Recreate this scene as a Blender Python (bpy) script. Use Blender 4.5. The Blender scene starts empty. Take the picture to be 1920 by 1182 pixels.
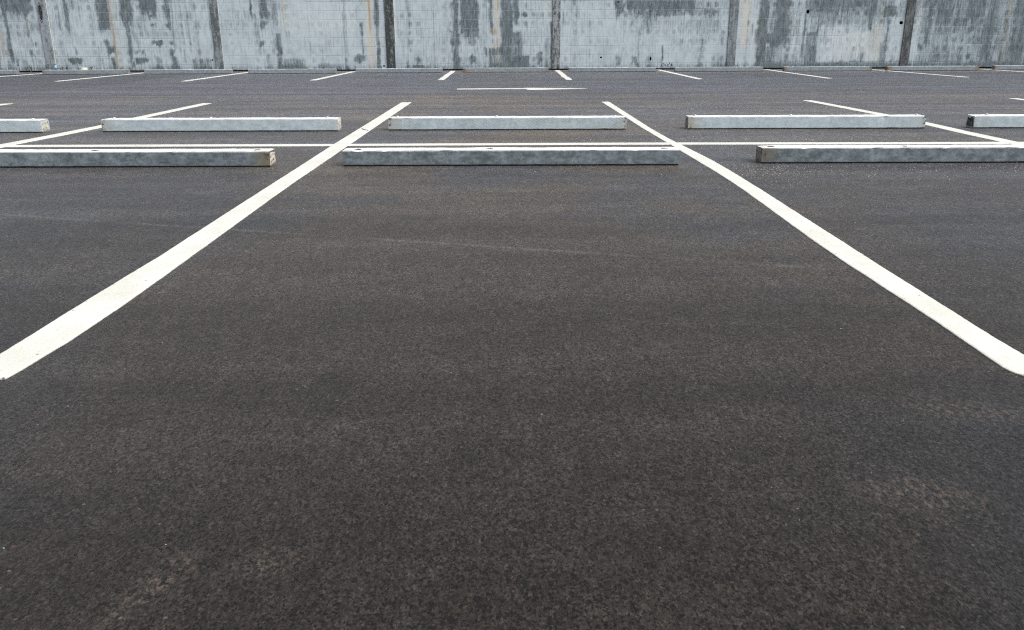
import bpy, bmesh, math, random
import numpy as np
from mathutils import Vector, Matrix, noise as mnoise

# ------------------------------------------------------------------ camera
SC = bpy.context.scene
SKEW = -0.01787                      # the parking rows run very slightly off the camera's square
CAM_X, CAM_H = -0.0084, 0.7726
PITCH, YAW, ROLL = 0.31844, 0.00599, -0.00462
cam_d = bpy.data.cameras.new('camera')
cam = bpy.data.objects.new('camera', cam_d); SC.collection.objects.link(cam); SC.camera = cam
cy, sy, cp, sp = math.cos(YAW), math.sin(YAW), math.cos(PITCH), math.sin(PITCH)
fwd = Vector((sy*cp, cy*cp, -sp)); rgt = Vector((cy, -sy, 0)); upv = rgt.cross(fwd)
r2 = rgt*math.cos(ROLL) + upv*math.sin(ROLL); u2 = upv*math.cos(ROLL) - rgt*math.sin(ROLL)
M = Matrix((r2, u2, -fwd)).transposed().to_4x4(); M.translation = Vector((CAM_X, 0, CAM_H))
cam.matrix_world = M
cam_d.sensor_fit = 'HORIZONTAL'; cam_d.sensor_width = 36; cam_d.lens = 1591.81/1920*36
cam_d.clip_start = 0.05; cam_d.clip_end = 3000
cam_d.dof.use_dof = True; cam_d.dof.focus_distance = 5.6; cam_d.dof.aperture_fstop = 22

# ------------------------------------------------------------------ sky and sun (overcast)
W = bpy.data.worlds.new('World'); SC.world = W; W.use_nodes = True
SUN_EL, SUN_AZ = math.radians(52), math.radians(122)      # azimuth from +Y towards +X
wn = W.node_tree; wn.nodes.clear()
sky = wn.nodes.new('ShaderNodeTexSky'); sky.sky_type = 'NISHITA'; sky.sun_disc = False
sky.sun_elevation = SUN_EL; sky.sun_rotation = SUN_AZ
sky.air_density = 1.0; sky.dust_density = 4.0; sky.ozone_density = 1.0
hs = wn.nodes.new('ShaderNodeHueSaturation'); hs.inputs['Saturation'].default_value = 0.22
bg = wn.nodes.new('ShaderNodeBackground'); bg.inputs['Strength'].default_value = 0.12
wo = wn.nodes.new('ShaderNodeOutputWorld')
wn.links.new(sky.outputs[0], hs.inputs['Color']); wn.links.new(hs.outputs[0], bg.inputs['Color'])
wn.links.new(bg.outputs[0], wo.inputs['Surface'])
sd = bpy.data.lights.new('sun', 'SUN'); sd.energy = 1.25; sd.angle = math.radians(40); sd.color = (1.0, 0.97, 0.93)
so = bpy.data.objects.new('sun', sd); SC.collection.objects.link(so)
sdir = Vector((math.sin(SUN_AZ)*math.cos(SUN_EL), math.cos(SUN_AZ)*math.cos(SUN_EL), math.sin(SUN_EL)))
so.rotation_euler = sdir.to_track_quat('Z', 'Y').to_euler(); so.location = sdir*50
SC.view_settings.view_transform = 'Standard'; SC.view_settings.look = 'None'
SC.view_settings.exposure = 0.85; SC.view_settings.gamma = 1.0
SC.cycles.filter_width = 1.15; SC.cycles.use_denoising = False; SC.cycles.use_adaptive_sampling = False; SC.cycles.max_bounces = 6; SC.cycles.sample_clamp_indirect = 4

# ------------------------------------------------------------------ helpers
def tag(o, label=None, cat=None, group=None, kind=None):
    for k, v in (('label', label), ('category', cat), ('group', group), ('kind', kind)):
        if v: o[k] = v
    return o
def empty(name, loc, rz=0.0):
    o = bpy.data.objects.new(name, None); SC.collection.objects.link(o)
    o.location = loc; o.rotation_euler = (0, 0, rz); o.empty_display_size = .1
    return o
def mesh(name, verts, faces, mat, parent=None, smooth=False, loc=None, rz=0.0):
    me = bpy.data.meshes.new(name); me.from_pydata([tuple(v) for v in verts], [], [tuple(f) for f in faces]); me.update()
    if mat: me.materials.append(mat)
    if smooth:
        for p in me.polygons: p.use_smooth = True
    o = bpy.data.objects.new(name, me); SC.collection.objects.link(o)
    if loc is not None: o.location = loc
    o.rotation_euler = (0, 0, rz)
    if parent is not None: o.parent = parent
    return o
GZ_Y = [-1e4, 6.41, 10.92, 17.01, 22.3, 1e4]; GZ_Z = [0, 0, -.0177, -.0458, -.069, -.069]
def gz(x, y): return float(np.interp(y - SKEW*x, GZ_Y, GZ_Z))      # the lot falls gently towards the wall

class NT:
    """small helper for writing shader graphs"""
    def __init__(s, name):
        s.m = bpy.data.materials.new(name); s.m.use_nodes = True; s.t = s.m.node_tree; s.t.nodes.clear()
        s.out = s.t.nodes.new('ShaderNodeOutputMaterial'); s.b = s.t.nodes.new('ShaderNodeBsdfPrincipled')
        s.t.links.new(s.b.outputs[0], s.out.inputs['Surface'])
    def n(s, typ, **kw):
        nd = s.t.nodes.new('ShaderNode' + typ)
        for k, v in kw.items(): setattr(nd, k, v)
        return nd
    def put(s, sock, v):
        if isinstance(v, bpy.types.NodeSocket): s.t.links.new(v, sock)
        elif isinstance(v, (tuple, list)) and sock.type == 'RGBA': sock.default_value = (*v[:3], 1)
        else: sock.default_value = v
    def math(s, op, a, b=0.0, c=None, clamp=False):
        nd = s.n('Math', operation=op, use_clamp=clamp); s.put(nd.inputs[0], a); s.put(nd.inputs[1], b)
        if c is not None: s.put(nd.inputs[2], c)
        return nd.outputs[0]
    def add(s, a, b): return s.math('ADD', a, b)
    def mul(s, a, b): return s.math('MULTIPLY', a, b)
    def sub(s, a, b): return s.math('SUBTRACT', a, b)
    def ss(s, v, lo, hi, a=0.0, b=1.0):
        nd = s.n('MapRange', interpolation_type='SMOOTHSTEP')
        s.put(nd.inputs[0], v); s.put(nd.inputs[1], lo); s.put(nd.inputs[2], hi); s.put(nd.inputs[3], a); s.put(nd.inputs[4], b)
        return nd.outputs[0]
    def mix(s, f, a, b, mode='MIX'):
        nd = s.n('Mix', data_type='RGBA', blend_type=mode); s.put(nd.inputs[0], f); s.put(nd.inputs[6], a); s.put(nd.inputs[7], b)
        return nd.outputs[2]
    def pos(s): return s.n('NewGeometry').outputs['Position']
    def obj(s): return s.n('TexCoord').outputs['Object']
    def scale(s, v, sc, off=(0, 0, 0)):
        nd = s.n('Mapping'); s.put(nd.inputs['Vector'], v); nd.inputs['Scale'].default_value = sc; nd.inputs['Location'].default_value = off
        return nd.outputs[0]
    def noise(s, v, sc, det=3.0, rough=.55, dist=0.0):
        nd = s.n('TexNoise'); s.put(nd.inputs['Vector'], v); nd.inputs['Scale'].default_value = sc
        nd.inputs['Detail'].default_value = det; nd.inputs['Roughness'].default_value = rough; nd.inputs['Distortion'].default_value = dist
        return nd.outputs[0]
    def vor(s, v, sc, feat='F1'):
        nd = s.n('TexVoronoi', feature=feat); s.put(nd.inputs['Vector'], v); nd.inputs['Scale'].default_value = sc
        return nd
    def sep(s, v):
        nd = s.n('SeparateXYZ'); s.put(nd.inputs[0], v); return nd.outputs
    def bump(s, h, strength, dist, prev=None):
        nd = s.n('Bump'); s.put(nd.inputs['Height'], h); nd.inputs['Strength'].default_value = strength; nd.inputs['Distance'].default_value = dist
        if prev is not None: s.put(nd.inputs['Normal'], prev)
        return nd.outputs[0]
    def blob(s, x, y, cx, cy, rx, ry, rot=0.0):
        c, d = math.cos(rot), math.sin(rot)
        dx, dy = s.sub(x, cx), s.sub(y, cy)
        a = s.mul(s.add(s.mul(dx, c), s.mul(dy, d)), 1/rx); b = s.mul(s.sub(s.mul(dy, c), s.mul(dx, d)), 1/ry)
        return s.ss(s.add(s.mul(a, a), s.mul(b, b)), 0.0, 1.0, 1.0, 0.0)
    def done(s, color, rough=.8, normal=None, spec=.5, **kw):
        s.put(s.b.inputs['Base Color'], color); s.put(s.b.inputs['Roughness'], rough)
        s.put(s.b.inputs['Specular IOR Level'], spec)
        if normal is not None: s.put(s.b.inputs['Normal'], normal)
        for k, v in kw.items(): s.put(s.b.inputs[k.replace('_', ' ')], v)
        return s.m

# ------------------------------------------------------------------ materials
def make_asphalt():
    t = NT('asphalt'); P = t.pos(); x, y, z = t.sep(P); yy = t.sub(y, t.mul(x, SKEW))
    P2 = t.scale(P, (1, .62, 1)); P3 = t.scale(P, (1, .42, 1))
    fine = t.noise(P2, 260, 3, .85); mid = t.noise(P3, 120, 5, .85); stones = t.vor(t.scale(P, (1, .7, 1)), 290); sc = t.sep(stones.outputs['Color'])[0]
    st2 = t.vor(t.scale(P, (1, .6, 1)), 185); sc2 = t.sep(st2.outputs['Color'])[1]; dash = t.noise(P3, 24, 6, .86); st3 = t.vor(t.scale(P3, (1, .8, 1)), 70); sc3 = t.sep(st3.outputs['Color'])[0]
    big = t.noise(P, 1.1, 5, .6, .4); big2 = t.noise(t.scale(P, (1, 1, 1), (7, 3, 0)), .55, 4, .6)
    lane = t.noise(t.scale(P, (.16, 1.5, 1)), 1.6, 5, .62)                 # marks drawn out along the paver's run
    blot = t.noise(P, 5.5, 5, .62)
    light_st = t.ss(sc, .80, .86); dark_st = t.ss(sc, .13, .18, 1, 0); light2 = t.ss(sc2, .86, .90); dark2 = t.ss(sc2, .09, .13, 1, 0)
    grain = t.add(t.add(.34, t.mul(t.ss(fine, .36, .64), .95)), t.add(t.mul(light_st, .95), t.add(t.mul(light2, .70), t.mul(sc3, .34))))
    grain = t.mul(grain, t.mul(t.ss(mid, .38, .62, .66, 1.28), t.ss(dash, .34, .66, .78, 1.20)))
    grain = t.mul(grain, t.mul(t.sub(1.0, t.mul(dark_st, .85)), t.sub(1.0, t.mul(dark2, .75))))
    warm = t.ss(t.add(t.mul(big, .6), t.mul(big2, .4)), .40, .60)
    # brown binder between the near bay lines, bluer to the sides and further out
    side = t.ss(t.math('ABSOLUTE', x), .6, 2.2); w2 = t.math('MULTIPLY', warm, t.ss(side, 0, 1, 1.0, .45))
    w2 = t.add(w2, t.blob(x, y, -.05, 2.3, 1.3, 2.4)); w2 = t.math('MINIMUM', w2, 1.0)
    base = t.mix(w2, (.0200, .0203, .0226), (.0262, .0220, .0186))
    worn = t.ss(t.noise(t.scale(P, (.7, 1, 1), (9, 4, 0)), 2.1, 6, .68), .50, .68); val = t.mul(t.add(t.mul(grain, t.add(.94, t.mul(worn, .15))), .24), t.add(t.mul(t.ss(lane, .32, .68), .50), .75))
    val = t.mul(val, t.ss(blot, .3, .7, .88, 1.12))
    # zones of the lot: each paver run is its own shade, over a painted grazing-light ramp
    wob = t.mul(t.sub(t.noise(t.scale(P, (.5, .5, 1)), 1.3, 3), .5), .35); yw = t.add(yy, wob)
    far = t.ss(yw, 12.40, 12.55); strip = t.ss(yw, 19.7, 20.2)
    lot = t.mul(t.ss(yy, -0.3, 9.6, .53, 3.6), t.sub(1.0, t.mul(t.sub(far, strip), .17)))  # paler with distance: grazing reflection put into the asphalt colour
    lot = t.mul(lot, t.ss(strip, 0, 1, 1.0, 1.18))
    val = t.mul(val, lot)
    base = t.mix(t.mul(t.sub(far, strip), .8), base, (.0240, .0255, .0300))
    leftp = t.mul(t.ss(t.add(x, t.mul(wob, 2.0)), -7.3, -7.0, 1, 0), t.ss(yw, 13.2, 13.6)); val = t.mul(val, t.sub(1.0, t.mul(leftp, .22)))
    # joint between two runs
    sw = t.math('ABSOLUTE', t.sub(t.add(yy, t.mul(wob, .25)), 12.46)); seam = t.mul(t.ss(sw, .015, .075, 1, 0), t.ss(x, 2.2, 4.0, 1, 0))
    seam = t.mul(seam, t.ss(t.noise(P, 3.0, 3), .3, .55, .35, 1)); val = t.mul(val, t.sub(1.0, t.mul(seam, .55)))
    # open pores and dark tar spots
    pore = t.ss(t.noise(t.scale(P, (.8, .6, 1)), 165, 3, .7), .56, .61); pm = t.mul(pore, t.ss(t.noise(P, 3.1, 5, .7), .40, .60, .35, 1))
    val = t.mul(val, t.sub(1.0, t.mul(pm, .85)))
    scuff = t.ss(t.noise(t.scale(P, (1, 1.6, 1), (3, 1, 0)), 9, 5, .7), .57, .70)
    sm = t.math('MAXIMUM', t.math('MAXIMUM', t.blob(x, y, -.72, 2.85, .30, .09), t.blob(x, y, -.80, 2.47, .26, .12)),
                t.math('MAXIMUM', t.blob(x, y, -1.56, 2.6, .22, .14), t.math('MAXIMUM', t.blob(x, y, 3.4, 6.90, .55, .10), t.blob(x, y, -.28, 2.02, .16, .07))))
    val = t.mul(val, t.sub(1.0, t.mul(t.mul(scuff, sm), .55)))
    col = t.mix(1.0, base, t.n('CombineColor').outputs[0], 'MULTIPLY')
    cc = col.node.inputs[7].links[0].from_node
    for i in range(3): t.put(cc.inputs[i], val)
    # long pale tyre scratch across the near bay
    sl = t.sub(y, t.add(t.mul(x, -.3008), 3.167)); sl = t.add(sl, t.mul(t.sub(t.noise(P, 1.6, 2), .5), .05))
    scr = t.mul(t.ss(t.math('ABSOLUTE', sl), .0, .03, 1, 0), t.mul(t.ss(x, .95, 1.15, 1, 0), t.ss(t.noise(P3, 40, 4, .75), .36, .58)))
    scr = t.mul(scr, t.ss(t.noise(P, 2.1, 2), .32, .52, .25, 1))
    col = t.mix(t.mul(scr, .40), col, (.14, .14, .145))
    # rusty-earth scrapes near the front
    em = t.math('MAXIMUM', t.math('MAXIMUM', t.blob(x, y, -.535, 1.07, .045, .13, -.3), t.blob(x, y, .72, 1.32, .15, .08, -.2)),
                t.math('MAXIMUM', t.blob(x, y, 1.0, 1.66, .20, .08, -.35), t.blob(x, y, -.38, 1.13, .06, .05)))
    em = t.mul(em, t.ss(t.noise(P2, 90, 4, .8), .48, .66)); col = t.mix(t.mul(em, .75), col, (.135, .105, .086))
    # pale dust left by the stop on the right
    du = t.math('MAXIMUM', t.math('MAXIMUM', t.blob(x, y, 1.75, 5.0, .62, .30), t.blob(x, y, 2.25, 4.85, .5, .2)),
                t.math('MAXIMUM', t.blob(x, y, 3.2, 4.95, .7, .35), t.math('MAXIMUM', t.blob(x, y, 2.0, 6.75, .9, .22), t.blob(x, y, 3.2, 9.3, 1.1, .7))))
    du = t.mul(du, t.ss(t.noise(P, 26, 5, .75), .44, .68)); col = t.mix(t.mul(du, .30), col, (.20, .20, .20))
    # stray light and ochre stone faces
    sp_ = t.vor(P, 62); on = t.math('GREATER_THAN', t.sep(sp_.outputs['Color'])[1], .986)
    dot = t.mul(on, t.ss(sp_.outputs['Distance'], .12, .24, 1, 0)); col = t.mix(t.mul(dot, .45), col, (.18, .175, .17))
    sp2 = t.vor(t.scale(P, (1, 1, 1), (.4, .9, 0)), 40); on2 = t.math('GREATER_THAN', t.sep(sp2.outputs['Color'])[0], .988)
    dot2 = t.mul(on2, t.ss(sp2.outputs['Distance'], .08, .18, 1, 0)); col = t.mix(t.mul(dot2, .3), col, (.20, .085, .035))
    h = t.add(t.mul(fine, .8), t.add(t.mul(sc, .5), t.add(t.mul(mid, .5), t.mul(sc2, .4))))
    nrm = t.bump(h, .6, .005); 
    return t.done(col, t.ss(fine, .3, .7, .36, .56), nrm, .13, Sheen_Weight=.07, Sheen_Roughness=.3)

def make_paint(name='marking_paint'):
    t = NT(name); P = t.pos(); x, y, z = t.sep(P)
    dirt = t.noise(P, 3.2, 5, .65); fine = t.noise(P, 150, 3, .6); brush = t.noise(t.scale(P, (1, .25, 1)), 45, 4, .6)
    col = t.mix(t.ss(dirt, .38, .68), (.605, .612, .570), (.545, .545, .485))
    col = t.mix(t.mul(t.ss(brush, .52, .75), .28), col, (.42, .41, .36))
    v = t.vor(P, 34); on = t.math('GREATER_THAN', t.sep(v.outputs['Color'])[0], .90)
    pit = t.mul(on, t.ss(v.outputs['Distance'], .06, .16, 1, 0)); col = t.mix(t.mul(pit, .85), col, (.05, .05, .05))
    v2 = t.vor(t.scale(P, (1, 1, 1), (.3, .1, 0)), 90); on2 = t.math('GREATER_THAN', t.sep(v2.outputs['Color'])[1], .93)
    col = t.mix(t.mul(t.mul(on2, t.ss(v2.outputs['Distance'], .1, .25, 1, 0)), .45), col, (.15, .15, .14))
    gp = t.mul(t.ss(t.noise(P, 190, 3, .7), .63, .67), t.ss(t.noise(P, 4.5, 4, .7), .44, .62, .15, 1))
    col = t.mix(t.mul(gp, .6), col, (.13, .13, .12))
    return t.done(col, .6, t.bump(fine, .3, .003), .4)

def make_concrete(name, light, dark, topc, dirtiness, stain=(0, 0), stain_col=(.16, .10, .055), seed=0.0, hl=1.02, hatch=0.0):
    """precast concrete: pale top, mottled sides, stains at the two ends (object X = length)"""
    t = NT(name); O = t.obj(); x, y, z = t.sep(O); Q = t.scale(O, (1, 1, 1), (seed*3.1, seed*1.7, seed))
    cloud = t.noise(t.scale(Q, (.55, 1, 1.1)), 16, 6, .78, .3); fine = t.noise(Q, 130, 3, .6); wet = t.noise(t.scale(Q, (.8, 1, 1)), 26, 5, .7)
    f = t.ss(t.add(t.mul(cloud, .60), t.mul(wet, .40)), .42 - .06*dirtiness, .66 - .04*dirtiness)
    col = t.mix(f, light, dark)
    vein = t.mul(t.ss(t.math('ABSOLUTE', t.sub(t.noise(Q, 9, 5, .65, .8), .5)), .0, .03, 1, 0), .35*dirtiness)
    col = t.mix(vein, col, tuple(c*.35 for c in dark))
    if hatch:
        wv = t.n('TexWave', wave_type='BANDS', bands_direction='DIAGONAL'); t.put(wv.inputs['Vector'], t.scale(Q, (1, .0, 1.6)))
        wv.inputs['Scale'].default_value = 17; wv.inputs['Distortion'].default_value = 3.5; wv.inputs['Detail'].default_value = 3; wv.inputs['Detail Scale'].default_value = 2.5
        hm = t.mul(t.ss(t.noise(Q, 2.2, 2), .4, .6), hatch); col = t.mix(t.mul(hm, t.ss(wv.outputs['Fac'], .45, .9)), col, tuple(c*.55 for c in light))
    up = t.sep(t.n('NewGeometry').outputs['Normal'])[2]; topm = t.ss(up, .55, .85)  # upward faces take the paler top colour
    tcol = t.mix(t.ss(t.noise(Q, 14, 5, .7), .60, .80), topc, tuple(c*.72 for c in topc))
    v = t.vor(Q, 30); on = t.math('GREATER_THAN', t.sep(v.outputs['Color'])[0], .93)
    tcol = t.mix(t.mul(t.mul(on, t.ss(v.outputs['Distance'], .1, .22, 1, 0)), .7), tcol, (.12, .12, .12))
    col = t.mix(topm, col, tcol)
    foot = t.mul(t.ss(t.add(z, t.mul(t.sub(wet, .5), .03)), .002, .016, 1, 0), .65); col = t.mix(foot, col, (.045, .05, .052))
    ends = t.sub(1.0, topm)
    n3 = t.noise(Q, 22, 4, .7)
    if stain[0]:
        e = t.ss(t.add(x, t.mul(t.sub(n3, .5), .25)), -hl, -hl + .16, 1, 0); col = t.mix(t.mul(t.mul(e, stain[0]), t.ss(ends, 0, 1, .25, 1)), col, stain_col)
    if stain[1]:
        e = t.ss(t.add(x, t.mul(t.sub(n3, .5), .25)), hl - .16, hl, 0, 1); col = t.mix(t.mul(t.mul(e, stain[1]), t.ss(ends, 0, 1, .25, 1)), col, stain_col)
    if max(stain) > .3:
        cn = t.ss(t.noise(Q, 48, 3, .7), .53, .58); edge = t.ss(t.math('ABSOLUTE', x), hl-.045, hl-.012)
        if stain[0] < .3: edge = t.mul(edge, t.math('GREATER_THAN', x, 0.0))
        if stain[1] < .3: edge = t.mul(edge, t.math('LESS_THAN', x, 0.0))
        col = t.mix(t.mul(t.mul(cn, edge), .9), col, (.022, .026, .045))
    pitv = t.vor(Q, 75); po = t.mul(t.math('GREATER_THAN', t.sep(pitv.outputs['Color'])[2], .9), t.ss(pitv.outputs['Distance'], .1, .3, 1, 0))
    col = t.mix(t.mul(po, .4), col, (.05, .055, .06))
    return t.done(col, .85, t.bump(t.add(t.mul(fine, .5), t.mul(wet, .8)), .35, .004), .3)

def make_end(name, base, chip, second, amt):
    t = NT(name); O = t.obj(); n1 = t.noise(O, 38, 4, .7); n2 = t.noise(t.scale(O, (1, 1, 1), (4, 1, 2)), 34, 3, .6)
    col = t.mix(t.ss(n2, .45, .62), base, second)
    col = t.mix(t.ss(n1, .62 - .2*amt, .66 - .2*amt), col, chip)
    return t.done(col, .85, t.bump(n1, .8, .01), .3)

def make_wall():
    t = NT('block_masonry'); O = t.obj(); x, y, z = t.sep(O)
    def at(nm):
        a = t.n('Attribute'); a.attribute_name = nm; return a.outputs['Fac']
    D, R, Cm, L = at('mould'), at('rust'), at('cream'), at('lime')
    # block cells (0.415 x 0.2135), stack bond; the courses start at the footing
    bw, bh, z0 = .4150, .2145, .0812 - .2145
    fu = t.math('FRACT', t.mul(t.add(x, 100*bw + .02), 1/bw)); fv = t.math('FRACT', t.mul(t.sub(z, z0), 1/bh))
    du = t.mul(t.math('MINIMUM', fu, t.sub(1.0, fu)), bw); dv = t.mul(t.math('MINIMUM', fv, t.sub(1.0, fv)), bh)
    iu = t.math('FLOOR', t.mul(t.add(x, 100*bw + .02), 1/bw)); iv = t.math('FLOOR', t.mul(t.sub(z, z0), 1/bh))
    cv = t.n('CombineXYZ'); t.put(cv.inputs[0], iu); t.put(cv.inputs[1], iv)
    wn_ = t.n('TexWhiteNoise', noise_dimensions='2D'); t.put(wn_.inputs['Vector'], cv.outputs[0]); rnd = wn_.outputs['Value']
    wob = t.mul(t.sub(t.noise(O, 20, 2), .5), .004)
    joint = t.math('MAXIMUM', t.ss(t.add(du, wob), .003, .010, .75, 0), t.ss(t.add(dv, wob), .003, .011, 1, 0))
    jvis = t.ss(t.noise(t.scale(O, (.5, 1, 1)), 1.7, 4), .36, .60, .10, 1.0); joint = t.mul(t.mul(joint, jvis), .62)
    streak = t.noise(t.scale(O, (1, 1, .10)), 26, 5, .68); streak2 = t.noise(t.scale(O, (1, 1, .06), (3, 0, 1)), 70, 3, .6)
    cloud = t.noise(O, 3.4, 6, .68); fine = t.noise(O, 26, 5, .72); speck = t.noise(O, 90, 3, .6)
    # hollow cores darken a block in two patches
    cu = t.math('ABSOLUTE', t.sub(t.math('FRACT', t.mul(fu, 2.0)), .5)); cvv = t.math('ABSOLUTE', t.sub(fv, .5))
    core = t.mul(t.ss(t.add(cu, t.mul(t.sub(fine, .5), .5)), .12, .40, 1, 0), t.ss(t.add(cvv, t.mul(t.sub(fine, .5), .5)), .12, .42, 1, 0))
    paint = t.mix(t.ss(cloud, .35, .68), (.450, .525, .565), (.360, .425, .458))
    paint = t.mix(t.mul(rnd, .38), paint, (.49, .545, .57)); paint = t.mix(t.mul(t.ss(streak, .46, .72), .50), paint, (.25, .30, .33)); paint = t.mix(t.mul(t.ss(t.noise(t.scale(O, (1, 1, .25)), 5, 5, .7), .5, .72), .35), paint, (.24, .285, .31))
    paint = t.mix(t.mul(t.ss(speck, .60, .72), .28), paint, (.22, .26, .28))
    paint = t.mix(t.mul(L, .75), paint, (.60, .63, .63))
    paint = t.mix(t.mul(t.mul(core, t.ss(t.mul(rnd, t.noise(O, 1.9, 3)), .28, .5)), .30), paint, (.22, .255, .275))
    cre = t.mul(Cm, t.ss(streak, .30, .55, .55, 1)); paint = t.mix(t.mul(cre, .85), paint, (.50, .485, .425))
    d0 = t.add(t.mul(D, 1.30), t.add(t.mul(t.sub(streak, .5), 1.5), t.add(t.mul(t.sub(fine, .5), 1.2), t.mul(t.sub(rnd, .5), .22))))
    d0 = t.add(d0, t.mul(t.sub(core, .35), t.mul(t.ss(t.noise(O, 2.3, 3), .42, .62), .34))); foot = t.mul(t.ss(z, -.02, .16, .42, 0), 1.0); d0 = t.add(d0, foot)
    m = t.ss(d0, .02, 1.0); m = t.mul(m, t.ss(t.add(t.mul(streak2, .5), t.mul(t.noise(t.scale(O, (1, 1, .35)), 9, 5, .75), .5)), .36, .60, .62, 1.0)); m = t.mul(m, t.ss(joint, 0, 1, 1, .55))
    deep = t.mul(t.ss(d0, .58, 1.1), t.ss(fine, .38, .60, .25, 1.0))
    mould = t.mix(t.ss(streak2, .35, .65), (.072, .098, .112), (.125, .165, .184)); mould = t.mix(deep, mould, (.038, .052, .060))
    col = t.mix(t.mul(m, .96), paint, mould)
    rr = t.mul(R, t.ss(streak, .28, .6, .5, 1)); col = t.mix(t.mul(rr, .75), col, (.30, .185, .085))
    col = t.mix(t.mul(joint, .42), col, (.13, .16, .175))
    h = t.add(t.add(t.mul(fine, .35), t.mul(speck, .15)), t.mul(joint, -1.2))
    return t.done(col, .88, t.bump(h, .6, .006), .25)

def make_pillar(name, light, dark, amt, seed):
    t = NT(name); O = t.obj(); Q = t.scale(O, (1, 1, 1), (seed, 0, seed*2)); x, y, z = t.sep(O)
    a = t.noise(t.scale(Q, (1, 1, .22)), 13, 5, .7); b = t.noise(Q, 11, 5, .7, .8); c = t.noise(Q, 45, 3, .6)
    f = t.ss(t.add(t.mul(a, .55), t.mul(b, .45)), .56 - .22*amt, .68 - .20*amt)
    col = t.mix(f, light, dark); col = t.mix(t.mul(t.ss(b, .60, .66), .6), col, tuple(v*1.35 + .04 for v in light)) 
    return t.done(col, .9, t.bump(t.add(a, c), .5, .008), .25)

def plain(name, color, rough=.7, spec=.4, bump=0.0, var=.25, **kw):
    t = NT(name); O = t.obj(); n1 = t.noise(O, 40, 4, .6)
    col = t.mix(t.mul(t.ss(n1, .35, .7), var), color, tuple(c*.35 for c in color))
    return t.done(col, rough, t.bump(n1, bump, .004) if bump else None, spec, **kw)

M_ASPH = make_asphalt(); M_PAINT = make_paint(); M_WALL = make_wall()

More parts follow.
